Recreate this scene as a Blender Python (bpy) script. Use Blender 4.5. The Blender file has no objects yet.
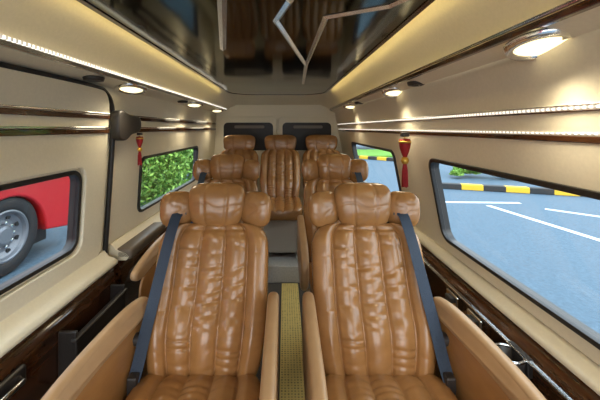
import bpy, bmesh, math, random
import numpy as np
from mathutils import Vector, Matrix, noise
random.seed(4)
rng=np.random.default_rng(7)
COL=bpy.context.scene.collection
F=300.0; CX=285.0; CY=128.0; ZC=1.45

# ------------------------------------------------------------ materials
def newmat(name):
    m=bpy.data.materials.new(name); m.use_nodes=True
    nt=m.node_tree; b=nt.nodes['Principled BSDF']
    return m,nt,b
def pmat(name,col,rough=.5,metal=0.,bump=0.,scale=30.,var=0.,coat=0.,detail=4,emit=None,estr=0.,stretch=(1,1,1),spec=.5):
    m,nt,b=newmat(name)
    b.inputs['Base Color'].default_value=(*col,1)
    b.inputs['Roughness'].default_value=rough
    b.inputs['Metallic'].default_value=metal
    b.inputs['Coat Weight'].default_value=coat
    b.inputs['Specular IOR Level'].default_value=spec
    if emit:
        b.inputs['Emission Color'].default_value=(*emit,1); b.inputs['Emission Strength'].default_value=estr
    tc=nt.nodes.new('ShaderNodeTexCoord'); mp=nt.nodes.new('ShaderNodeMapping')
    mp.inputs['Scale'].default_value=stretch
    nt.links.new(tc.outputs['Object'],mp.inputs[0])
    n=nt.nodes.new('ShaderNodeTexNoise'); n.inputs['Scale'].default_value=scale; n.inputs['Detail'].default_value=detail
    nt.links.new(mp.outputs[0],n.inputs['Vector'])
    if bump:
        bp=nt.nodes.new('ShaderNodeBump'); bp.inputs['Strength'].default_value=bump; bp.inputs['Distance'].default_value=.01
        nt.links.new(n.outputs['Fac'],bp.inputs['Height']); nt.links.new(bp.outputs[0],b.inputs['Normal'])
    if var:
        r=nt.nodes.new('ShaderNodeValToRGB')
        r.color_ramp.elements[0].position=.3; r.color_ramp.elements[1].position=.7
        r.color_ramp.elements[0].color=(*[c*(1-var) for c in col],1)
        r.color_ramp.elements[1].color=(*[min(1,c*(1+var)) for c in col],1)
        nt.links.new(n.outputs['Fac'],r.inputs[0]); nt.links.new(r.outputs[0],b.inputs['Base Color'])
    return m
LEA=pmat('tan_leather',(.325,.155,.052),.25,bump=.10,scale=12,var=.08,spec=.7,stretch=(1,1,2.4),detail=3)
ARM=pmat('armrest_leather',(.43,.265,.135),.35,bump=.05,scale=20,var=.06)
CREAM=pmat('cream_headliner',(.81,.74,.58),.5,bump=.03,scale=90,var=.03)
CREAMD=pmat('cream_door_panel',(.78,.71,.55),.45,bump=.03,scale=90,var=.03)
BLACK=pmat('black_rubber',(.012,.011,.011),.45,bump=.05,scale=60)
DPL=pmat('dark_plastic',(.03,.026,.024),.38,bump=.05,scale=80)
BRN=pmat('brown_grey_padding',(.15,.12,.09),.45,bump=.05,scale=60)
BEI=pmat('beige_grey_plinth',(.42,.37,.30),.5,bump=.05,scale=60)
GREY=pmat('grey_step_metal',(.60,.57,.51),.4,metal=.1,bump=.05,scale=60,var=.1)
WOOD=pmat('dark_glossy_wood',(.065,.025,.010),.14,bump=.02,scale=8,var=.6,coat=.6,stretch=(6,1,6))
CHROME=pmat('chrome',(.82,.82,.82),.15,metal=1.)
BELT=pmat('navy_seat_belt',(.018,.035,.065),.6,bump=.3,scale=200)
FLOORM=pmat('dark_carpet',(.10,.085,.07),.9,bump=.4,scale=150,var=.3)
ASPH=pmat('asphalt',(.064,.108,.148),.8,bump=.5,scale=22,var=.20,detail=9)
WHITE=pmat('road_paint_white',(.6,.62,.64),.7,bump=.1,scale=30)
GRASS=pmat('grass',(.12,.28,.03),.9,bump=.6,scale=12,var=.4)
RED=pmat('red_bus_paint',(.42,.005,.008),.35,coat=.12,var=.04,scale=1)
TYRE=pmat('tyre_rubber',(.010,.010,.011),.7,bump=.2,scale=40)
RIM=pmat('rim_silver',(.17,.18,.20),.35,metal=.4)
BUSG=pmat('bus_dark_glass',(.02,.025,.03),.08)
REDF=pmat('red_silk',(.33,.006,.010),.6,bump=.4,scale=90,var=.2)
GOLD=pmat('gold_thread',(.75,.45,.08),.35,metal=.7)
LEDY=pmat('led_yellow',(.9,.8,.3),.4,emit=(1,.80,.34),estr=9)
LAMP=pmat('downlight_glow',(1,.95,.8),.4,emit=(1,.86,.50),estr=1.5)
BACKG=pmat('tinted_black_glass',(.018,.013,.010),.35,spec=.2)
STEEL=pmat('brushed_steel_inlay',(.97,.96,.94),.18,metal=.75)

def dotled():
    m,nt,b=newmat('dotted_led_strip')
    tc=nt.nodes.new('ShaderNodeTexCoord'); sx=nt.nodes.new('ShaderNodeSeparateXYZ')
    nt.links.new(tc.outputs['Object'],sx.inputs[0])
    mu=nt.nodes.new('ShaderNodeMath'); mu.operation='MULTIPLY'; mu.inputs[1].default_value=60
    fr=nt.nodes.new('ShaderNodeMath'); fr.operation='FRACT'
    gt=nt.nodes.new('ShaderNodeMath'); gt.operation='GREATER_THAN'; gt.inputs[1].default_value=.5
    mm=nt.nodes.new('ShaderNodeMath'); mm.operation='MULTIPLY_ADD'; mm.inputs[1].default_value=1.3; mm.inputs[2].default_value=.25
    nt.links.new(sx.outputs['Y'],mu.inputs[0]); nt.links.new(mu.outputs[0],fr.inputs[0]); nt.links.new(fr.outputs[0],gt.inputs[0])
    nt.links.new(gt.outputs[0],mm.inputs[0]); nt.links.new(mm.outputs[0],b.inputs['Emission Strength'])
    b.inputs['Emission Color'].default_value=(1,.93,.8,1); b.inputs['Base Color'].default_value=(.4,.4,.4,1)
    return m
LEDD=dotled()
def mirror():
    m,nt,b=newmat('smoked_mirror')
    b.inputs['Base Color'].default_value=(.055,.062,.045,1); b.inputs['Metallic'].default_value=1; b.inputs['Roughness'].default_value=.09
    n=nt.nodes.new('ShaderNodeTexNoise'); n.inputs['Scale'].default_value=1.6; n.inputs['Detail'].default_value=1
    tc=nt.nodes.new('ShaderNodeTexCoord'); nt.links.new(tc.outputs['Object'],n.inputs['Vector'])
    bp=nt.nodes.new('ShaderNodeBump'); bp.inputs['Strength'].default_value=.25; bp.inputs['Distance'].default_value=.02
    nt.links.new(n.outputs['Fac'],bp.inputs['Height']); nt.links.new(bp.outputs[0],b.inputs['Normal'])
    return m
MIR=mirror()
def glass(name,col,g=.05):
    m=bpy.data.materials.new(name); m.use_nodes=True; nt=m.node_tree; nt.nodes.clear()
    o=nt.nodes.new('ShaderNodeOutputMaterial'); mx=nt.nodes.new('ShaderNodeMixShader')
    t=nt.nodes.new('ShaderNodeBsdfTransparent'); t.inputs[0].default_value=(*col,1)
    gl=nt.nodes.new('ShaderNodeBsdfGlossy'); gl.inputs['Roughness'].default_value=.02
    mx.inputs[0].default_value=g
    nt.links.new(t.outputs[0],mx.inputs[1]); nt.links.new(gl.outputs[0],mx.inputs[2]); nt.links.new(mx.outputs[0],o.inputs[0])
    return m
GLS=glass('window_glass',(.88,.94,.97))
def matmat():
    m,nt,b=newmat('yellow_woven_mat')
    tc=nt.nodes.new('ShaderNodeTexCoord'); v=nt.nodes.new('ShaderNodeTexVoronoi'); v.inputs['Scale'].default_value=55
    v.inputs['Randomness'].default_value=0.1
    nt.links.new(tc.outputs['Object'],v.inputs['Vector'])
    r=nt.nodes.new('ShaderNodeValToRGB'); r.color_ramp.elements[0].position=.25; r.color_ramp.elements[1].position=.45
    r.color_ramp.elements[0].color=(.28,.17,.05,1); r.color_ramp.elements[1].color=(.90,.68,.22,1)
    nt.links.new(v.outputs['Distance'],r.inputs[0]); nt.links.new(r.outputs[0],b.inputs['Base Color'])
    b.inputs['Roughness'].default_value=.6
    return m
MATM=matmat()
def curbmat():
    m,nt,b=newmat('yellow_black_curb')
    tc=nt.nodes.new('ShaderNodeTexCoord'); sx=nt.nodes.new('ShaderNodeSeparateXYZ')
    nt.links.new(tc.outputs['Object'],sx.inputs[0])
    mu=nt.nodes.new('ShaderNodeMath'); mu.operation='MULTIPLY'; mu.inputs[1].default_value=.8
    fr=nt.nodes.new('ShaderNodeMath'); fr.operation='FRACT'
    gt=nt.nodes.new('ShaderNodeMath'); gt.operation='GREATER_THAN'; gt.inputs[1].default_value=.5
    mx=nt.nodes.new('ShaderNodeMix'); mx.data_type='RGBA'
    mx.inputs[6].default_value=(.02,.02,.02,1); mx.inputs[7].default_value=(.7,.42,.02,1)
    nt.links.new(sx.outputs['X'],mu.inputs[0]); nt.links.new(mu.outputs[0],fr.inputs[0]); nt.links.new(fr.outputs[0],gt.inputs[0])
    nt.links.new(gt.outputs[0],mx.inputs[0]); nt.links.new(mx.outputs[2],b.inputs['Base Color'])
    b.inputs['Roughness'].default_value=.7
    return m
CURB=curbmat()
def leafmat():
    m,nt,b=newmat('leaf_green')
    g=nt.nodes.new('ShaderNodeNewGeometry'); r=nt.nodes.new('ShaderNodeValToRGB')
    r.color_ramp.elements[0].color=(.04,.15,.012,1); r.color_ramp.elements[1].color=(.32,.54,.09,1)
    nt.links.new(g.outputs['Random Per Island'],r.inputs[0]); nt.links.new(r.outputs[0],b.inputs['Base Color'])
    b.inputs['Roughness'].default_value=.5
    return m
LEAF=leafmat()

# ------------------------------------------------------------ helpers
def ob(name,data,mat=None,parent=None,label=None,cat=None,kind=None,group=None,loc=None,rot=None,smooth=False):
    o=bpy.data.objects.new(name,data); COL.objects.link(o)
    if mat is not None and data is not None and not isinstance(data,bpy.types.Light):
        data.materials.clear(); data.materials.append(mat)
    if parent: o.parent=parent
    if label: o['label']=label
    if cat: o['category']=cat
    if kind: o['kind']=kind
    if group: o['group']=group
    if loc: o.location=loc
    if rot: o.rotation_euler=rot
    if smooth and data: 
        for p in data.polygons: p.use_smooth=True
    return o
def mesh_from(v,f,name='m'):
    me=bpy.data.meshes.new(name); me.from_pydata([tuple(a) for a in v],[],f); me.update(); return me
def boxm(lo,hi,bev=0.,seg=2):
    bm=bmesh.new(); bmesh.ops.create_cube(bm,size=1)
    for v in bm.verts:
        v.co=Vector([(lo[i]+hi[i])/2+v.co[i]*(hi[i]-lo[i]) for i in range(3)])
    if bev: bmesh.ops.bevel(bm,geom=bm.edges[:],offset=bev,segments=seg,affect='EDGES',profile=.5)
    me=bpy.data.meshes.new('b'); bm.to_mesh(me); bm.free(); return me
def joinm(ms):
    bm=bmesh.new()
    for m in ms: bm.from_mesh(m)
    me=bpy.data.meshes.new('j'); bm.to_mesh(me); bm.free(); return me
def mapm(me,fn):
    for v in me.vertices: v.co=Vector(fn(*v.co))
    me.update(); return me
def fixn(me):
    bm=bmesh.new(); bm.from_mesh(me); bmesh.ops.recalc_face_normals(bm,faces=bm.faces[:]); bm.to_mesh(me); bm.free(); return me
def curve_mesh(splines,dim='2D',extrude=0,bevel=0,res=3,cyc=True,fill='BOTH'):
    c=bpy.data.curves.new('c','CURVE'); c.dimensions=dim
    if dim=='2D': c.fill_mode=fill
    else: c.fill_mode='FULL'
    c.extrude=extrude; c.bevel_depth=bevel; c.bevel_resolution=res
    if dim=='3D': c.use_fill_caps=True
    for pts in splines:
        s=c.splines.new('POLY'); s.points.add(len(pts)-1)
        for i,p in enumerate(pts): s.points[i].co=(p[0],p[1],p[2] if len(p)>2 else 0,1)
        s.use_cyclic_u=cyc
    o=bpy.data.objects.new('tmpc',c); COL.objects.link(o)
    dg=bpy.context.evaluated_depsgraph_get(); dg.update()
    me=bpy.data.meshes.new_from_object(o.evaluated_get(dg))
    bpy.data.objects.remove(o); bpy.data.curves.remove(c)
    return me
def tube(pts,r,cyc=False): return curve_mesh([pts],'3D',bevel=r,cyc=cyc)
def rrect(a0,b0,a1,b1,r,n=8):
    P=[]
    for cx,cy,s in ((a1-r,b1-r,0),(a0+r,b1-r,90),(a0+r,b0+r,180),(a1-r,b0+r,270)):
        for k in range(n+1):
            t=math.radians(s+90*k/n); P.append((cx+r*math.cos(t),cy+r*math.sin(t)))
    return P
def catmull(P,n=6,closed=True):
    out=[]; N=len(P)
    for i in range(N if closed else N-1):
        p0=P[(i-1)%N] if closed or i>0 else P[0]; p1=P[i]; p2=P[(i+1)%N]; p3=P[(i+2)%N] if closed or i<N-2 else P[-1]
        for k in range(n):
            t=k/n
            out.append(tuple(.5*((2*p1[d])+(-p0[d]+p2[d])*t+(2*p0[d]-5*p1[d]+4*p2[d]-p3[d])*t*t+(-p0[d]+3*p1[d]-3*p2[d]+p3[d])*t**3) for d in range(len(p1))))
    if not closed: out.append(tuple(P[-1]))
    return out
def lathe(prof,n=32,axis='z'):
    V=[];Fc=[]
    for i in range(n):
        a=2*math.pi*i/n
        for r,z in prof:
            p=(r*math.cos(a),r*math.sin(a),z)
            if axis=='x': p=(p[2],p[0],p[1])
            V.append(p)
    m=len(prof)
    for i in range(n):
        for j in range(m-1):
            a=i*m+j; b=((i+1)%n)*m+j
            Fc.append((a,b,b+1,a+1))
    me=mesh_from(V,Fc)
    bm=bmesh.new(); bm.from_mesh(me); bmesh.ops.remove_doubles(bm,verts=bm.verts[:],dist=1e-5); bmesh.ops.recalc_face_normals(bm,faces=bm.faces[:]); bm.to_mesh(me); bm.free()
    return me
def sst(a,b,x):
    t=max(0,min(1,(x-a)/(b-a))); return t*t*(3-2*t)
def pillow(hw,H,tf,tb,n=4,m=6,mt=3,wf=None,disp=None,nu=40,nv=40,k=.6):
    def cl(c): return (1-k)*c+k*math.sin(math.pi/2*c)
    V=[];Fc=[]; R=2*nu
    for j in range(nv+1):
        s=cl(2*j/nv-1); v=(s+1)/2
        r=max(0,1-abs(s)**m)**(1/m); rt=max(0,1-abs(s)**mt)**(1/mt)
        w=hw*(wf(v) if wf else 1)*r
        for i in range(nu+1):
            u=cl(2*i/nu-1); e=max(0,1-abs(u)**n)**(1/n)
            d=disp(u,v)*e*rt if disp else 0
            V.append((u*w,-(tf*e*rt+d),v*H))
        for i in range(nu-1,0,-1):
            u=cl(2*i/nu-1); e=max(0,1-abs(u)**n)**(1/n)
            V.append((u*w,tb*e*rt,v*H))
    for j in range(nv):
        for i in range(R):
            a=j*R+i; b=j*R+(i+1)%R
            Fc.append((a,b,b+R,a+R))
    me=mesh_from(V,Fc)
    bm=bmesh.new(); bm.from_mesh(me); bmesh.ops.remove_doubles(bm,verts=bm.verts[:],dist=1e-5); bmesh.ops.recalc_face_normals(bm,faces=bm.faces[:]); bm.to_mesh(me); bm.free()
    for p in me.polygons: p.use_smooth=True
    return me

# ------------------------------------------------------------ shell
Y0,Y1=-.9,4.22
def XL(z): return -(.98+(1.25-z)*.06)
def XR(z): return .77+(1.29-z)*.19
def mapL(c0): return lambda a,b,c:(XL(b)-c0-c,a,b)
def mapR(c0): return lambda a,b,c:(XR(b)+c0+c,a,b)
winL=[(.30,.87,1.434,1.25),(2.03,.87,3.36,1.25)]
winR=[(.05,.86,1.60,1.29),(2.12,.86,3.45,1.29)]
def wall(name,wins,mp,label):
    sp=[[(Y0,0),(Y1,0),(Y1,1.69),(Y0,1.69)]]+[rrect(*w,.06) for w in wins]
    me=curve_mesh(sp,extrude=.02); mapm(me,mp(.02)); fixn(me)
    return ob(name,me,CREAM,label=label,cat='wall',kind='structure')
wall('wall_left',winL,mapL,'cream padded side wall of the van with windows')
wall('wall_right',winR,mapR,'cream padded side wall of the van with windows')
wi=1
for wins,mp,s in ((winL,mapL,-1),(winR,mapR,1)):
    for w in wins:
        ring=rrect(w[0]-.001,w[1]-.001,w[2]+.001,w[3]+.001,.061)
        inner=rrect(w[0]+.012,w[1]+.012,w[2]-.012,w[3]-.012,.048)
        me=curve_mesh([ring,inner],extrude=.008,bevel=.003); mapm(me,mp(-.002)); fixn(me)
        fr=ob('window_%d'%wi,me,BLACK,label='van side window with rounded black rubber frame',cat='window',kind='structure',smooth=False)
        sl_=curve_mesh([rrect(w[0]+.001,w[1]+.001,w[2]-.001,w[3]-.001,.059),rrect(w[0]+.010,w[1]+.010,w[2]-.010,w[3]-.010,.050)],extrude=.014); mapm(sl_,mp(.023)); fixn(sl_)
        ob('inner_reveal',sl_,DPL,parent=fr,label='dark reveal around the glass')
        me=curve_mesh([rrect(w[0]+.004,w[1]+.004,w[2]-.004,w[3]-.004,.055)],extrude=.002); mapm(me,mp(.028)); fixn(me)
        ob('glass_pane',me,GLS,parent=fr,label='clear blue-tinted glass pane')
        wi+=1
ob('floor',boxm((-1.06,Y0,-.04),(1.04,Y1+.05,0)),FLOORM,label='dark carpeted van floor',cat='floor',kind='structure')
plat=ob('raised_rear_floor_step',boxm((-.9,2.80,.001),(.8,4.15,.16),.008),GREY,label='grey metal-faced raised step under the rear bench',cat='step')
ob('floor_mat',boxm((-.03,.1,.001),(.12,2.78,.014),.004),MATM,label='yellow gold perforated aisle mat',cat='floor mat')

BY=4.2
me=boxm((-1.02,BY,0),(.98,BY+.05,1.9)); ob('wall_back',me,CREAM,label='cream rear wall of the van',cat='wall',kind='structure')
for n,(a,b) in enumerate(((-.90,-.125),(-.085,.68))):
    sp=[rrect(a,.2,b,1.60,.05)]
    me=curve_mesh(sp,extrude=.012,bevel=.006); mapm(me,lambda x,y,z:(x,BY-.02+z,y)); fixn(me)
    d=ob('door_%d'%(n+1),me,CREAMD,label='cream rear van door with dark window',cat='door',kind='structure')
    me=curve_mesh([rrect(a+.05,1.14,b-.04,1.525,.06)],extrude=.003); mapm(me,lambda x,y,z:(x,BY-.042+z,y)); fixn(me)
    ob('glass_pane',me,BACKG,parent=d,label='dark tinted rear glass')
    me=curve_mesh([rrect(a+.20,1.445,b-.16,1.485,.018)],extrude=.003); mapm(me,lambda x,y,z:(x,BY-.050+z,y)); fixn(me)
    ob('window_handle_strip',me,BRN,parent=d,label='brown strip')

Lp=[(-.962,1.668),(-.90,1.682),(-.82,1.690),(-.803,1.697),(-.800,1.712),(-.797,1.73),(-.785,1.76),(-.755,1.80),(-.72,1.835),(-.70,1.86),(-.69,1.885)]
Rp=[(.69,1.668),(.66,1.680),(.635,1.690),(.623,1.697),(.620,1.712),(.617,1.73),(.605,1.76),(.575,1.80),(.54,1.835),(.52,1.86),(.51,1.885)]
prof=Lp+Rp[::-1]
V=[];Fc=[]
ys=[Y0,1,2,3,3.62,3.72,3.85,4.0,4.12,4.21]
def dropz(y): return max(0,(y-3.62))/.6
for y in ys:
    t=dropz(y)
    for x,z in prof: 
        zz=z-(z-1.70)*.6*sst(0,1,t) if z>1.70 else z
        V.append((x,y,zz))
    for x,z in prof: V.append((x,y,1.90))
n=len(prof)
for j in range(len(ys)-1):
    for i in range(n-1):
        a=j*2*n+i; Fc.append((a,a+1,a+1+2*n,a+2*n)); a+=n; Fc.append((a,a+1,a+1+2*n,a+2*n))
me=mesh_from(V,Fc)
ob('ceiling',me,CREAM,label='cream coved van headliner',cat='ceiling',kind='structure',smooth=True)
ob('ceiling_roof',boxm((-1.04,Y0,1.9),(.95,Y1+.05,1.93)),CREAM,label='van roof skin',cat='ceiling',kind='structure')

ZP=1.845
pm=curve_mesh([rrect(-.625,-.5,.445,3.56,.26,16)],extrude=.005); mapm(pm,lambda a,b,c:(a,b,ZP+.005+c)); fixn(pm)
pan=ob('mirrored_ceiling_panel',pm,MIR,label='smoked mirror panel fixed to the headliner',cat='ceiling panel')
def PP(px,py,z=ZP-.004):
    y=(z-ZC)*F/(CY-py); return ((px-CX)/F*y,y)
def strip(pts,w):
    pts=[Vector(p) for p in pts]; V=[];Fc=[]
    for i,p in enumerate(pts):
        if i==0: d=(pts[1]-p).normalized(); nrm=Vector((-d.y,d.x)); k=1
        elif i==len(pts)-1: d=(p-pts[i-1]).normalized(); nrm=Vector((-d.y,d.x)); k=1
        else:
            d1=(p-pts[i-1]).normalized(); d2=(pts[i+1]-p).normalized(); n1=Vector((-d1.y,d1.x)); n2=Vector((-d2.y,d2.x))
            nrm=(n1+n2).normalized(); k=min(2.5,1/max(.3,nrm.dot(n1)))
        q=p+nrm*w/2*k; V.append((q.x,q.y,ZP-.0005))
        V.append((p.x,p.y,ZP-.009))
        q=p-nrm*w/2*k; V.append((q.x,q.y,ZP-.0005))
    for i in range(len(pts)-1):
        a=i*3;b=a+3
        Fc+=[(a,b,b+1,a+1),(a+1,b+1,b+2,a+2),(a,a+2,b+2,b)]
    Fc+=[(0,1,2),(len(V)-3,len(V)-1,len(V)-2)]
    return fixn(mesh_from(V,Fc))
SP=[([(-.02,.4),PP(290,2),PP(276,22),PP(306,66),PP(303,84)],.024),
    ([(.62*.7,.80),PP(390,7),PP(326,18),PP(306,66)],.022),
    ([(-.05,.3),PP(222,2),PP(223,50)],.030)]
for s,wd in SP:
    ob('metal_inlay_strip',strip(s,wd),STEEL,parent=pan,label='polished steel bevelled inlay strip')
bdm=curve_mesh([rrect(-.640,-.515,.460,3.575,.275,16),rrect(-.620,-.495,.440,3.555,.255,16)],extrude=.008); mapm(bdm,lambda a,b,c:(a,b,ZP+.004+c)); fixn(bdm)
ob('panel_border',bdm,WOOD,parent=pan,label='dark border edging')
for x in (-.630,.450):
    ob('cove_led_strip',boxm((x-.006,-.3,ZP+.016),(x+.006,3.30,ZP+.024)),LEDY,label='yellow led strip tucked in the ceiling cove',cat='led strip',group='cove led strips')

ob('trim_1',boxm((-.812,Y0,1.683),(-.797,4.1,1.702),.002),CHROME,label='slim aluminium edge trim along the headliner',cat='trim',kind='structure')
ob('headliner_led_strip',boxm((-.803,Y0,1.702),(-.792,4.1,1.712),.001),LEDD,label='dotted white led strip along the headliner edge',cat='led strip')
ob('trim_2',boxm((.606,Y0,1.692),(.628,4.1,1.710),.004),WOOD,label='dark wood edge trim along the headliner',cat='trim',kind='structure')
ob('trim_3',boxm((.602,Y0,1.712),(.612,4.1,1.721),.002),CHROME,label='slim aluminium edge trim along the headliner',cat='trim',kind='structure')
tn=4
def rail(side,y0,y1,z,h,dep,mat,label,name=None,cat='trim',kind='structure'):
    global tn
    X=XL if side<0 else XR
    me=boxm((0,y0,z),(dep,y1,z+h),min(.003,h*.3))
    mapm(me,lambda x,y,zz:(X(zz)-side*x,y,zz)); fixn(me)
    nm=name or 'trim_%d'%tn
    if not name: tn+=1
    ob(nm,me,mat,label=label,cat=cat,kind=kind)
for a,b,e in ((Y0,1.60,.020),(1.89,4.15,0)):
    rail(-1,a,b,1.496,.022,.014+e,WOOD,'dark wood rail on the side wall')
    rail(-1,a,b,1.521,.007,.013+e,CHROME,'chrome bead on the side wall rail')
    rail(-1,a,b,1.422,.024,.014+e,WOOD,'dark wood lower rail on the side wall')
    rail(-1,a,b,1.449,.007,.014+e,CHROME,'chrome bead on the lower rail')
rail(1,Y0,4.15,1.490,.005,.008,WOOD,'dark wood rail on the side wall')
rail(1,Y0,4.15,1.497,.007,.004,LEDD,'dotted white led strip in the wall rail','rail_led_strip','led strip',None)
rail(1,Y0,4.15,1.506,.003,.006,CHROME,'chrome bead on the side wall rail')
rail(1,Y0,4.15,1.412,.018,.006,WOOD,'dark wood lower rail on the side wall')
rail(1,Y0,4.15,1.433,.005,.004,LEDD,'dotted white led strip in the lower wall rail','rail_led_strip','led strip',None)

sp=[rrect(.16,.74,1.60,1.655,.10),rrect(.28,.85,1.454,1.27,.065)]
me=curve_mesh(sp,extrude=.006,bevel=.006); mapm(me,mapL(-.012)); fixn(me)
ob('door_3',me,CREAMD,label='cream inner skin of the sliding side door',cat='door',kind='structure')
seal=catmull([(.1,.76),(.1,1.2),(.12,1.60),(.22,1.655),(.9,1.657),(1.45,1.655),(1.58,1.635),(1.645,1.555),(1.665,1.40),(1.665,1.1),(1.66,.76)],8,False)
ob('door_seal',tube([(XL(b)+.014,a,b) for a,b in seal],.013),BLACK,label='black rubber seal around the sliding door opening',cat='door seal',smooth=True)
sp=[catmull([(1.645,1.535),(1.74,1.52),(1.86,1.505),(1.87,1.44),(1.78,1.42),(1.72,1.39),(1.655,1.40),(1.64,1.46)],5)]
me=curve_mesh(sp,extrude=.016,bevel=.01); mapm(me,mapL(-.04)); fixn(me)
ob('pillar_bracket',me,DPL,label='black plastic bracket on the door pillar',cat='bracket',smooth=False)

def ext(profile,y0,y1):
    me=curve_mesh([profile],extrude=(y1-y0)/2)
    mapm(me,lambda a,b,c:(a,(y0+y1)/2+c,b)); return fixn(me)
ob('trim_20',ext([(-1.0,.70),(-.93,.70),(-.915,.71),(-.912,.725),(-.93,.74),(-.965,.75),(-.985,.78),(-1.0,.78)],Y0,1.64),CREAMD,label='cream padded window ledge',cat='trim',kind='structure')
pl=ob('trim_21',ext([(-1.0,.0),(-.925,.0),(-.925,.60),(-.94,.698),(-1.0,.698)],Y0,1.64),WOOD,label='dark glossy wood lower side panel',cat='trim',kind='structure')
ob('trim_22',ext([(-1.0,.0),(-.925,.0),(-.925,.60),(-.94,.698),(-1.0,.698)],1.70,4.15),WOOD,label='dark glossy wood lower side panel',cat='trim',kind='structure')
ob('trim_23',ext([(-1.0,.70),(-.90,.70),(-.885,.72),(-.90,.74),(-.96,.76),(-.985,.79),(-1.0,.79)],1.70,4.15),CREAMD,label='cream padded window ledge',cat='trim',kind='structure')
pr=ob('trim_24',ext([(.86,.0),(.80,.0),(.785,.55),(.79,.70),(.80,.735),(.835,.748),(.86,.75)],Y0,4.15),WOOD,label='dark glossy wood lower side panel',cat='trim',kind='structure')
ob('trim_25',ext([(.875,.752),(.825,.752),(.808,.762),(.82,.778),(.85,.79),(.868,.80)],Y0,4.15),CREAMD,label='narrow cream window ledge',cat='trim',kind='structure')
ob('trim_26',boxm((.772,Y0,.700),(.790,4.1,.708),.003),CHROME,label='slim chrome bead on the wood panel',cat='trim',kind='structure')
me=boxm((-.965,1.70,.70),(-.87,2.20,.765),.02,4)
ob('wall_armrest',me,BRN,label='brown-grey padded armrest block on the wall ledge',cat='armrest',smooth=True)
po=ob('storage_pocket',joinm([boxm((-.925,1.22,.40),(-.85,1.60,.42),.005),boxm((-.862,1.22,.40),(-.848,1.60,.58),.006),boxm((-.925,1.22,.40),(-.85,1.235,.62),.005),boxm((-.925,1.585,.40),(-.85,1.60,.62),.005)]),DPL,parent=pl,label='black plastic storage pocket on the wood side panel')
ob('pocket_rim',boxm((-.868,1.21,.575),(-.842,1.61,.595),.006),DPL,parent=po)
hd=ob('pull_handle',boxm((-.925,.75,.56),(-.90,1.05,.63),.01),DPL,parent=pl,label='black pull handle on the wood side panel')
ob('handle_bar',tube([(-.91,.78,.6),(-.875,.80,.605),(-.87,.9,.61),(-.875,1.0,.605),(-.91,1.02,.6)],.009),CHROME,parent=hd,smooth=True)
def cup(y,z,lab):
    e=ob('cup_holder',lathe([(0,-.05),(.034,-.05),(.036,.0),(.045,.004),(.047,.0),(.044,-.05),(.044,-.06),(0,-.06)],28),DPL,label=lab,cat='cup holder',loc=(.745,y,z),smooth=True)
    ob('holder_rim',lathe([(.037,.002),(.040,.008),(.045,.008),(.048,.002),(.046,.0),(.037,.002)],28),CHROME,parent=e,smooth=True)
    ob('mounting_plate',boxm((.028,-.045,-.045),(.050,.045,.015),.004),DPL,parent=e)
cup(1.00,.695,'round cup holder with chrome rim on the wood panel')
for y in (1.38,1.22):
    e=ob('window_latch',boxm((.764,y-.045,.635),(.792,y+.045,.693),.006),CHROME,label='small chrome latch on the wood panel',cat='latch',group='side panel latches')
    ob('lever',boxm((.750,y-.02,.654),(.765,y+.030,.676),.004),DPL,parent=e)

def downlight(x,y,z,tilt,g='recessed downlights'):
    e=ob('downlight',lathe([(.056,.006),(.058,-.006),(.064,-.012),(.076,-.010),(.082,.0),(.082,.006)],40),CHROME,label='round recessed warm downlight with chrome ring',cat='ceiling light',group=g,loc=(x,y,z),rot=(math.radians(-12),math.radians(tilt),0),smooth=True)
    ob('lens',lathe([(0,-.008),(.036,-.0075),(.054,-.006),(.056,.0),(0,.0)],32),LAMP,parent=e,label='glowing warm lens',smooth=True)
    l=bpy.data.lights.new('lamp','SPOT'); l.energy=4.8; l.spot_size=math.radians(170); l.spot_blend=1; l.color=(1,.87,.62); l.shadow_soft_size=.08
    ob('lamp_light',l,parent=e,loc=(0,0,-.12))
for x,y in ((-.860,.45),(-.860,1.68),(-.860,2.84),(-.860,3.8)): downlight(x,y,1.670,-4)
for x,y in ((.675,-.2),(.672,.787),(.675,1.83),(.675,3.05)): downlight(x,y,1.668,4)
def vent(x,y,z):
    e=ob('air_vent',lathe([(.022,-.006),(.028,-.014),(.040,-.012),(.044,.0),(.044,.006),(0,.006),(0,-.002),(.022,-.002)],28),DPL,label='small round black air vent in the headliner',cat='air vent',group='air vents',loc=(x,y,z),smooth=True)
    ob('vane',joinm([boxm((-.022,k-.002,-.010),(.022,k+.002,-.002)) for k in (-.012,0,.012)]),DPL,parent=e)
for x,y in ((-.88,1.38),(-.88,2.58),(.67,1.53),(.67,2.7)): vent(x,y,1.679)

def tassel(x,y,z,sc,lab):
    e=ob('hanging_tassel',None,label=lab,cat='ornament',loc=(x,y,z)); e.scale=(sc,)*3
    ob('hook',boxm((-.016,-.016,-.008),(.016,.016,.012),.004),DPL,parent=e)
    ob('cord',tube([(0,0,0),(0,0,-.05)],.002),GOLD,parent=e)
    ob('knot',lathe([(0,-.015),(.022,-.018),(.026,-.03),(.022,-.060),(.014,-.085),(.008,-.10),(0,-.105)],16),REDF,parent=e,smooth=True)
    ob('gold_collar',lathe([(.0262,-.026),(.0275,-.030),(.0262,-.036),(.025,-.030),(.0262,-.026)],20),GOLD,parent=e,smooth=True)
    ob('bead',lathe([(0,-.095),(.014,-.102),(.018,-.115),(.012,-.128),(0,-.132)],12),GOLD,parent=e,smooth=True)
    pts=[]
    for i in range(22):
        a=i*2.4; r=.011*math.sqrt(i/22)+.001
        pts.append([(r*math.cos(a)*.5,r*math.sin(a)*.5,-.126),(r*math.cos(a),r*math.sin(a),-.16),(r*1.2*math.cos(a),r*1.2*math.sin(a),-.225-.01*random.random())])
    ob('fringe',curve_mesh(pts,'3D',bevel=.0022,res=1,cyc=False),REDF,parent=e,label='red silk fringe')
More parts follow.
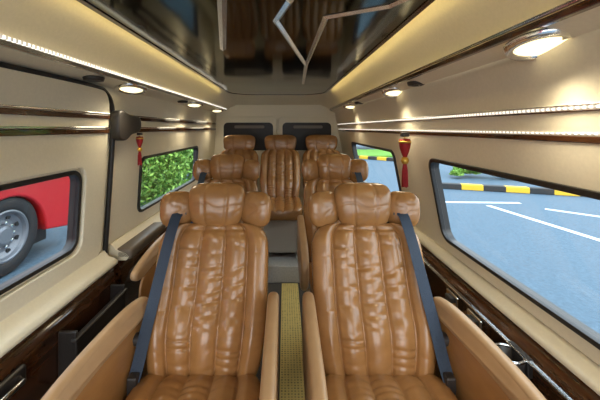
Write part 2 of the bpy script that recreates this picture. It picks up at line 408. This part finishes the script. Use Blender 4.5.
tassel(-.93,1.92,1.41,.85,'red hanging tassel ornament on the window pillar')
tassel(.695,1.74,1.41,1.30,'red and gold hanging tassel ornament on the window pillar')

# ------------------------------------------------------------ seats
SE=[-.63,-.22,.22,.63]
def sdep(s): return 1.0 if abs(s)>.5 else .8
def ridge(x,y,seed):
    n=noise.noise(Vector((x,y,seed)))
    return 1-min(1,abs(n)*3.2)
def gather(u,v,f=1.0):
    c=0 if u<-.22 else 1 if u<.22 else 2
    j=noise.noise(Vector((u*.7,v*4.5,c*7.3)))*1.3+noise.noise(Vector((u*2.0,v*12,c*3.1+5)))*.35
    w=(.5+.5*math.sin(2*math.pi*(11*f*v+j+c*.37)))**2.5
    amp=.45+1.1*max(0,noise.noise(Vector((u*2.5,v*7,c*5.7+2)))+.28)
    return w*min(1.3,amp)
def back_disp(u,v):
    d=.028*sst(.61,.80,abs(u))
    for s in SE: d-=.015*sdep(s)*math.exp(-((u-s)/.022)**2)
    dist=min(abs(u-s) for s in SE)
    if abs(u)<.63:
        d+=.016*(1-math.exp(-(dist/.11)**2))
        w=.45+.55*math.exp(-(dist/.10)**2)
        d-=.0068*w*gather(u,v)*sst(.04,.10,v)*(1-sst(.90,.96,v))*(1-math.exp(-(dist/.018)**2))
    else:
        d-=.0028*ridge(u*.8,v*8,1.3)**3*math.exp(-((abs(u)-.70)/.12)**2)
    d+=.024*math.exp(-((v-.28)/.16)**2)
    d-=.008*math.exp(-((v-.95)/.016)**2)*(1-sst(.6,.7,abs(u)))
    return d
def back_w(v):
    return .90+.10*sst(0,.4,v)-.06*sst(.86,1.,v)
BACK=pillow(.247,.605,.055,.055,n=4.0,m=8,mt=6,wf=back_w,disp=back_disp,nu=140,nv=190,k=.3)
def cush_disp(u,v):
    d=.020*sst(.61,.8,abs(u)); dist=min(abs(u-s) for s in SE)
    for s in SE: d-=.012*sdep(s)*math.exp(-((u-s)/.022)**2)
    if abs(u)<.63:
        d+=.012*(1-math.exp(-(dist/.12)**2))
        d-=.006*gather(u,v+3)*(.4+.6*math.exp(-(dist/.10)**2))*(1-math.exp(-(dist/.018)**2))
    return d
CUSH=pillow(.24,.56,.06,.08,n=5,m=7,mt=4,disp=cush_disp,nu=90,nv=110,k=.4)
def head_disp(u,v):
    d=-.0035*ridge(u*1.0,v*4,6.6)**3
    for s in (-.40,.40): d-=.007*math.exp(-((u-s)/.05)**2)
    return d
HEAD=pillow(.136,.206,.066,.045,n=3.2,m=4.2,mt=2.6,disp=head_disp,nu=60,nv=50,wf=lambda v:.88+.12*sst(0,.8,v))
RHEAD=pillow(.205,.200,.060,.045,n=3.6,m=4.2,mt=2.8,disp=head_disp,nu=60,nv=50,wf=lambda v:.92+.08*sst(0,.7,v))
WING=pillow(.078,.164,.040,.034,n=2.4,m=3.0,mt=2.4,disp=lambda u,v:-.003*ridge(u*1.5,v*4,2.6)**3,nu=34,nv=34)
armp=catmull([(.09,.60),(.10,.71),(.08,.765),(.02,.785),(-.13,.765),(-.28,.745),(-.38,.72),(-.425,.67),(-.415,.60),(-.36,.53),(-.25,.50),(-.05,.51),(.05,.53)],5)
ARMM=curve_mesh([armp],extrude=.003,bevel=.019,res=6); mapm(ARMM,lambda a,b,c:(c,a,b)); fixn(ARMM)
armo=catmull([(.12,.705),(.125,.720),(.10,.738),(.02,.745),(-.13,.735),(-.30,.718),(-.46,.690),(-.53,.668),(-.50,.650),(-.40,.655),(-.25,.672),(-.05,.688),(.06,.695)],5)
def bow(a): return .055*max(0,min(1,(.1-a)/.6))+.014*math.sin(math.pi*max(0,min(1,(.1-a)/.6)))
def mk_outer(s):
    me=curve_mesh([armo],extrude=.004,bevel=.016,res=6)
    mapm(me,lambda a,b,c:(c+s*(bow(a)+.12*(b-.70)),a,b)); fixn(me)
    for p in me.polygons: p.use_smooth=True
    return me
for p in ARMM.polygons: p.use_smooth=True
def mk_side(s):
    P=catmull([(.10,.40),(.10,.66),(.0,.672),(-.2,.660),(-.38,.635),(-.47,.57),(-.45,.42),(-.2,.36),(.02,.36)],5)
    me=curve_mesh([P],extrude=.001,bevel=.006,res=4)
    mapm(me,lambda a,b,c:(c+s*(bow(a)*.95+.05*(b-.68)+.004),a,b)); fixn(me)
    for p in me.polygons: p.use_smooth=True
    return me
RA=math.radians(-23)
def ribbon(pts,w):
    V=[];Fc=[]
    P=[Vector(p) for p in pts]
    for i,p in enumerate(P):
        t=(P[min(i+1,len(P)-1)]-P[max(i-1,0)]).normalized()
        nrm=Vector((0,-1,.4)).normalized(); side=t.cross(nrm).normalized(); nn=side.cross(t).normalized()
        for s,q in ((-1,-1),(1,-1),(1,1),(-1,1)): V.append(p+side*s*w/2+nn*q*.0012)
    for i in range(len(P)-1):
        for k in range(4):
            a=i*4+k;b=i*4+(k+1)%4; Fc.append((a,b,b+4,a+4))
    Fc+=[(0,1,2,3),tuple(len(V)-4+k for k in range(4))]
    return fixn(mesh_from(V,Fc))
def make_seat(x,y,z,s,label,arms=True,belt=True,name='passenger_seat',group='passenger seats',sc=1.0,cat='seat',basem=DPL):
    e=ob(name,None,label=label,cat=cat,group=group,loc=(x,y,z)); e.scale=(sc,)*3
    ob('backrest',BACK,LEA,parent=e,loc=(0,.055,.44),rot=(RA,0,0))
    ob('seat_cushion',CUSH,LEA,parent=e,loc=(0,-.51,.455),rot=(math.radians(-90),0,0))
    h=ob('headrest',HEAD if arms else RHEAD,LEA,parent=e,loc=(0,.282,.984),rot=(math.radians(-10),0,0))
    if arms:
        for q in (-1,1):
            ob('headrest_wing',WING,LEA,parent=h,loc=(q*.180,-.008,.002),rot=(0,math.radians(q*4),math.radians(q*-24)))
    ob('seat_base',joinm([boxm((-.19,-.40,.05),(.19,.12,.375),.02),boxm((-.21,-.42,.002),(-.17,.16,.05),.004),boxm((.17,-.42,.002),(.21,.16,.05),.004)]),basem,parent=e,label='plastic seat base on floor rails')
    if arms:
        for q in (-1,1):
            inner=(q!=s)
            a=ob('armrest',ARMM if inner else mk_outer(q),ARM,parent=e,loc=(q*(.276 if inner else .262),0,0))
            ob('arm_pivot',lathe([(0,-.004),(.022,-.004),(.024,0),(.024,.03),(0,.03)],24,'x'),DPL,parent=a,loc=(-.015,.05,.62))
            if not inner: ob('side_panel',mk_side(q),LEA,parent=e,loc=(q*.262,0,0),label='tan leather side panel beneath the armrest')
    if belt:
        P=[(.165,.315,1.035),(.170,.262,1.055),(.178,.206,.99),(.190,.164,.90),(.205,.114,.78),(.220,.062,.66),(.230,.018,.56),(.234,-.01,.52)]
        P=catmull([(s*a,b-.022,c) for a,b,c in P],5,False)
        bl=ob('seat_belt',ribbon(P,.046),BELT,parent=e,label='navy blue seat belt strap')
        ob('buckle',boxm((s*.234-.018,-.048,.48),(s*.234+.018,-.013,.545),.006),DPL,parent=bl,label='black buckle')
        ob('belt_guide',boxm((s*.165-.03,.262,1.04),(s*.165+.03,.34,1.06),.006),DPL,parent=e)
    return e
def copy_tree(src,parent=None):
    c=src.copy(); COL.objects.link(c)
    if parent: c.parent=parent; c.matrix_parent_inverse=src.matrix_parent_inverse.copy()
    for ch in src.children: copy_tree(ch,c)
    return c
sl=make_seat(-.322,1.13,0,-1,'tan leather captain seat with winged headrest and navy belt')
sr=make_seat(.368,1.13,0,1,'tan leather captain seat with winged headrest beside the wide window')
c=copy_tree(sl); c.location=(-.45,2.05,0); c.scale=(1,1,1.05); c['label']='tan leather captain seat in the second row by the leafy window'
c=copy_tree(sr); c.location=(.385,2.05,0); c.scale=(1,1,1.05); c['label']='tan leather captain seat in the second row near the wood panel'
r0=make_seat(-.055,3.36,.161,1,'tan leather rear bench seat in the middle behind the aisle',arms=False,belt=False,name='rear_seat',group='rear row seats',sc=1.0,basem=BEI)
r0.scale=(.96,1,1.02)
c=copy_tree(r0); c.location=(-.555,3.36,.161); c['label']='tan leather rear seat beside the side wall'
c=copy_tree(r0); c.location=(.445,3.36,.161); c['label']='tan leather rear seat beside the side wall with ledge'

# ------------------------------------------------------------ outside
GZ=-.6
def G(px,py):
    y=(ZC-GZ)*F/(py-CY); return ((px-CX)/F*y,y)
ob('ground_asphalt',boxm((-40,-25,GZ-.1),(60,60,GZ)),ASPH,label='blue-grey asphalt car park surface',cat='ground',kind='stuff')
def line_box(a,b,w,h,mat,name,label,cat,group=None):
    a=Vector(a);b=Vector(b);L=(b-a).length
    o=ob(name,boxm((0,-w/2,0),(L,w/2,h),min(.02,h*.3)),mat,label=label,cat=cat,group=group,loc=(a.x,a.y,GZ+.001))
    o.rotation_euler=(0,0,math.atan2(b.y-a.y,b.x-a.x)); return o
line_box(G(440,188),G(760,206),.25,.18,CURB,'painted_curb','yellow and black striped concrete curb','curb','curbs')
line_box(G(352,158),G(430,164),.3,.2,CURB,'painted_curb','yellow and black striped concrete curb','curb','curbs')
for a,b in (((430,202),(520,203)),((488,205.5),(640,253)),((545,209),(700,231))):
    line_box(G(*a),G(*b),.14,.004,WHITE,'parking_line','white painted parking bay line','road marking','parking lines')
ob('grass_verge',boxm((3,21,GZ+.001),(45,27,GZ+.12)),GRASS,label='green grass verge beyond the car park',cat='grass',kind='stuff')
def foliage(name,center,size,n,leaf,label,nb=26):
    sx,sy,sz=size
    B=rng.uniform(-1,1,(nb,3))*np.array([sx,sy,sz])*.8+np.array(center)
    idx=rng.integers(0,nb,n); d=rng.normal(size=(n,3)); d/=np.linalg.norm(d,axis=1)[:,None]
    rad=min(sx,sy,max(sz,.45))*.55*rng.uniform(.5,1,(n,1))
    P=B[idx]+d*rad
    a=rng.normal(size=(n,3)); a/=np.linalg.norm(a,axis=1)[:,None]
    b=np.cross(a,rng.normal(size=(n,3))); b/=np.linalg.norm(b,axis=1)[:,None]
    l=leaf*rng.uniform(.6,1.3,(n,1))
    V=np.stack([P-a*l,P+b*l*.45,P+a*l,P-b*l*.45],1).reshape(-1,3)
    V[:,2]=np.maximum(V[:,2],GZ+.13+.02*rng.uniform(0,1,V.shape[0]))
    Fc=np.arange(n*4).reshape(-1,4).tolist()
    return ob(name,mesh_from(V.tolist(),Fc),LEAF,label=label,cat='plant',kind='stuff')
foliage('leafy_hedge',(-3.2,8.8,1.05),(1.25,2.3,1.6),60000,.055,'loose bright green bushes beside the road',34)
foliage('leafy_tree',(-8,22,4),(5,3,4),12000,.28,'tall green tree behind the hedge')
foliage('leafy_tree',(8,31,3.5),(8,2.5,3.5),14000,.35,'row of green trees beyond the grass verge')
foliage('leafy_tree',(28,31,3.5),(9,2.5,3.5),12000,.35,'row of green trees beyond the grass verge')
foliage('leafy_tree',(-14,6,4),(3,9,4),12000,.30,'tall green trees behind the parked bus')
foliage('low_shrubs',(8.8,12.3,-.15),(2.6,.8,.40),20000,.07,'low green shrubs planted beyond the striped curb')

bus=ob('red_bus',None,label='red city bus parked alongside the van',cat='bus',loc=(-3.80,4.15,GZ))
def arch(yc,r,n=14): return [(yc+r*math.cos(math.pi-math.pi*k/n),.46+r*math.sin(math.pi-math.pi*k/n)) for k in range(n+1)]
out=[(-10,.34)]+arch(-6.,.66)+arch(0,.66)+[(1.28,.34),(1.34,.5),(1.34,3.0),(1.2,3.15),(-9.9,3.15),(-10,3.0)]
me=curve_mesh([out],extrude=1.2,bevel=.03); mapm(me,lambda a,b,c:(-1.23+c,a,b)); fixn(me)
ob('body',me,RED,parent=bus,label='glossy red bus body')
ob('underbody',boxm((-2.3,-9.6,.12),(-.38,1.1,1.1)),BLACK,parent=bus)
for k in range(6):
    y=-9.3+k*1.75
    ob('side_window',boxm((-.005,y,1.55),(.012,y+1.6,2.6),.004),BUSG,parent=bus)
ob('body_moulding',boxm((0,-9.9,1.22),(.02,1.3,1.26),.004),RIM,parent=bus)
ob('tail_lamp',boxm((-.10,1.31,.9),(-.02,1.40,1.25),.01),pmat('tail_lamp_red',(.8,.05,.03),.2),parent=bus)
def wheel(y):
    w=ob('wheel',lathe([(.31,-.14),(.34,-.15),(.46,-.15),(.495,-.12),(.50,-.05),(.50,.05),(.495,.12),(.46,.15),(.36,.15),(.31,.13),(.31,-.14)],56,'x'),TYRE,parent=bus,loc=(-.19,y,.552),smooth=True)
    w.scale=(1,1.10,1.10)
    ob('rim',lathe([(.315,.13),(.325,.142),(.305,.148),(.29,.135),(.275,.09),(.21,.055),(.13,.05),(.12,.11),(.09,.13),(0,.13),(0,.0),(.31,.0)],56,'x'),RIM,parent=w,label='silver steel rim')
    nut=lathe([(0,.052),(.020,.052),(.020,.085),(0,.09)],8,'x'); nut.materials.append(CHROME)
    hole=lathe([(0,.060),(.030,.060),(.030,.078),(0,.078)],14,'x'); hole.materials.append(BLACK)
    for k in range(10):
        a=2*math.pi*k/10; ob('lug_nut',nut,parent=w,loc=(0,.160*math.cos(a),.160*math.sin(a)))
    for k in range(8):
        a=2*math.pi*(k+.5)/8; ob('rim_hole',hole,parent=w,loc=(0,.235*math.cos(a),.235*math.sin(a)))
wheel(0); wheel(-6)

w=bpy.data.worlds.new('w'); bpy.context.scene.world=w; w.use_nodes=True
nt=w.node_tree; bg=nt.nodes['Background']
tc=nt.nodes.new('ShaderNodeTexCoord'); sx=nt.nodes.new('ShaderNodeSeparateXYZ'); r=nt.nodes.new('ShaderNodeValToRGB')
nt.links.new(tc.outputs['Generated'],sx.inputs[0]); nt.links.new(sx.outputs['Z'],r.inputs[0])
r.color_ramp.elements[0].color=(1,.98,.95,1); r.color_ramp.elements[1].color=(.78,.88,1.0,1)
nt.links.new(r.outputs[0],bg.inputs[0]); bg.inputs[1].default_value=3.8
s=bpy.data.lights.new('sun','SUN'); s.energy=1.2; s.angle=math.radians(20); s.color=(1,.96,.9)
o=ob('sun_light',s,rot=(math.radians(38),math.radians(18),0))
cam=bpy.data.cameras.new('cam'); cam.sensor_width=36; cam.lens=18; cam.shift_x=.025; cam.shift_y=-.12; cam.clip_start=.02
co=ob('camera',cam,loc=(0,0,ZC),rot=(math.radians(90),0,0))
bpy.context.scene.camera=co
bpy.context.scene.view_settings.view_transform='Standard'
bpy.context.scene.view_settings.exposure=.28
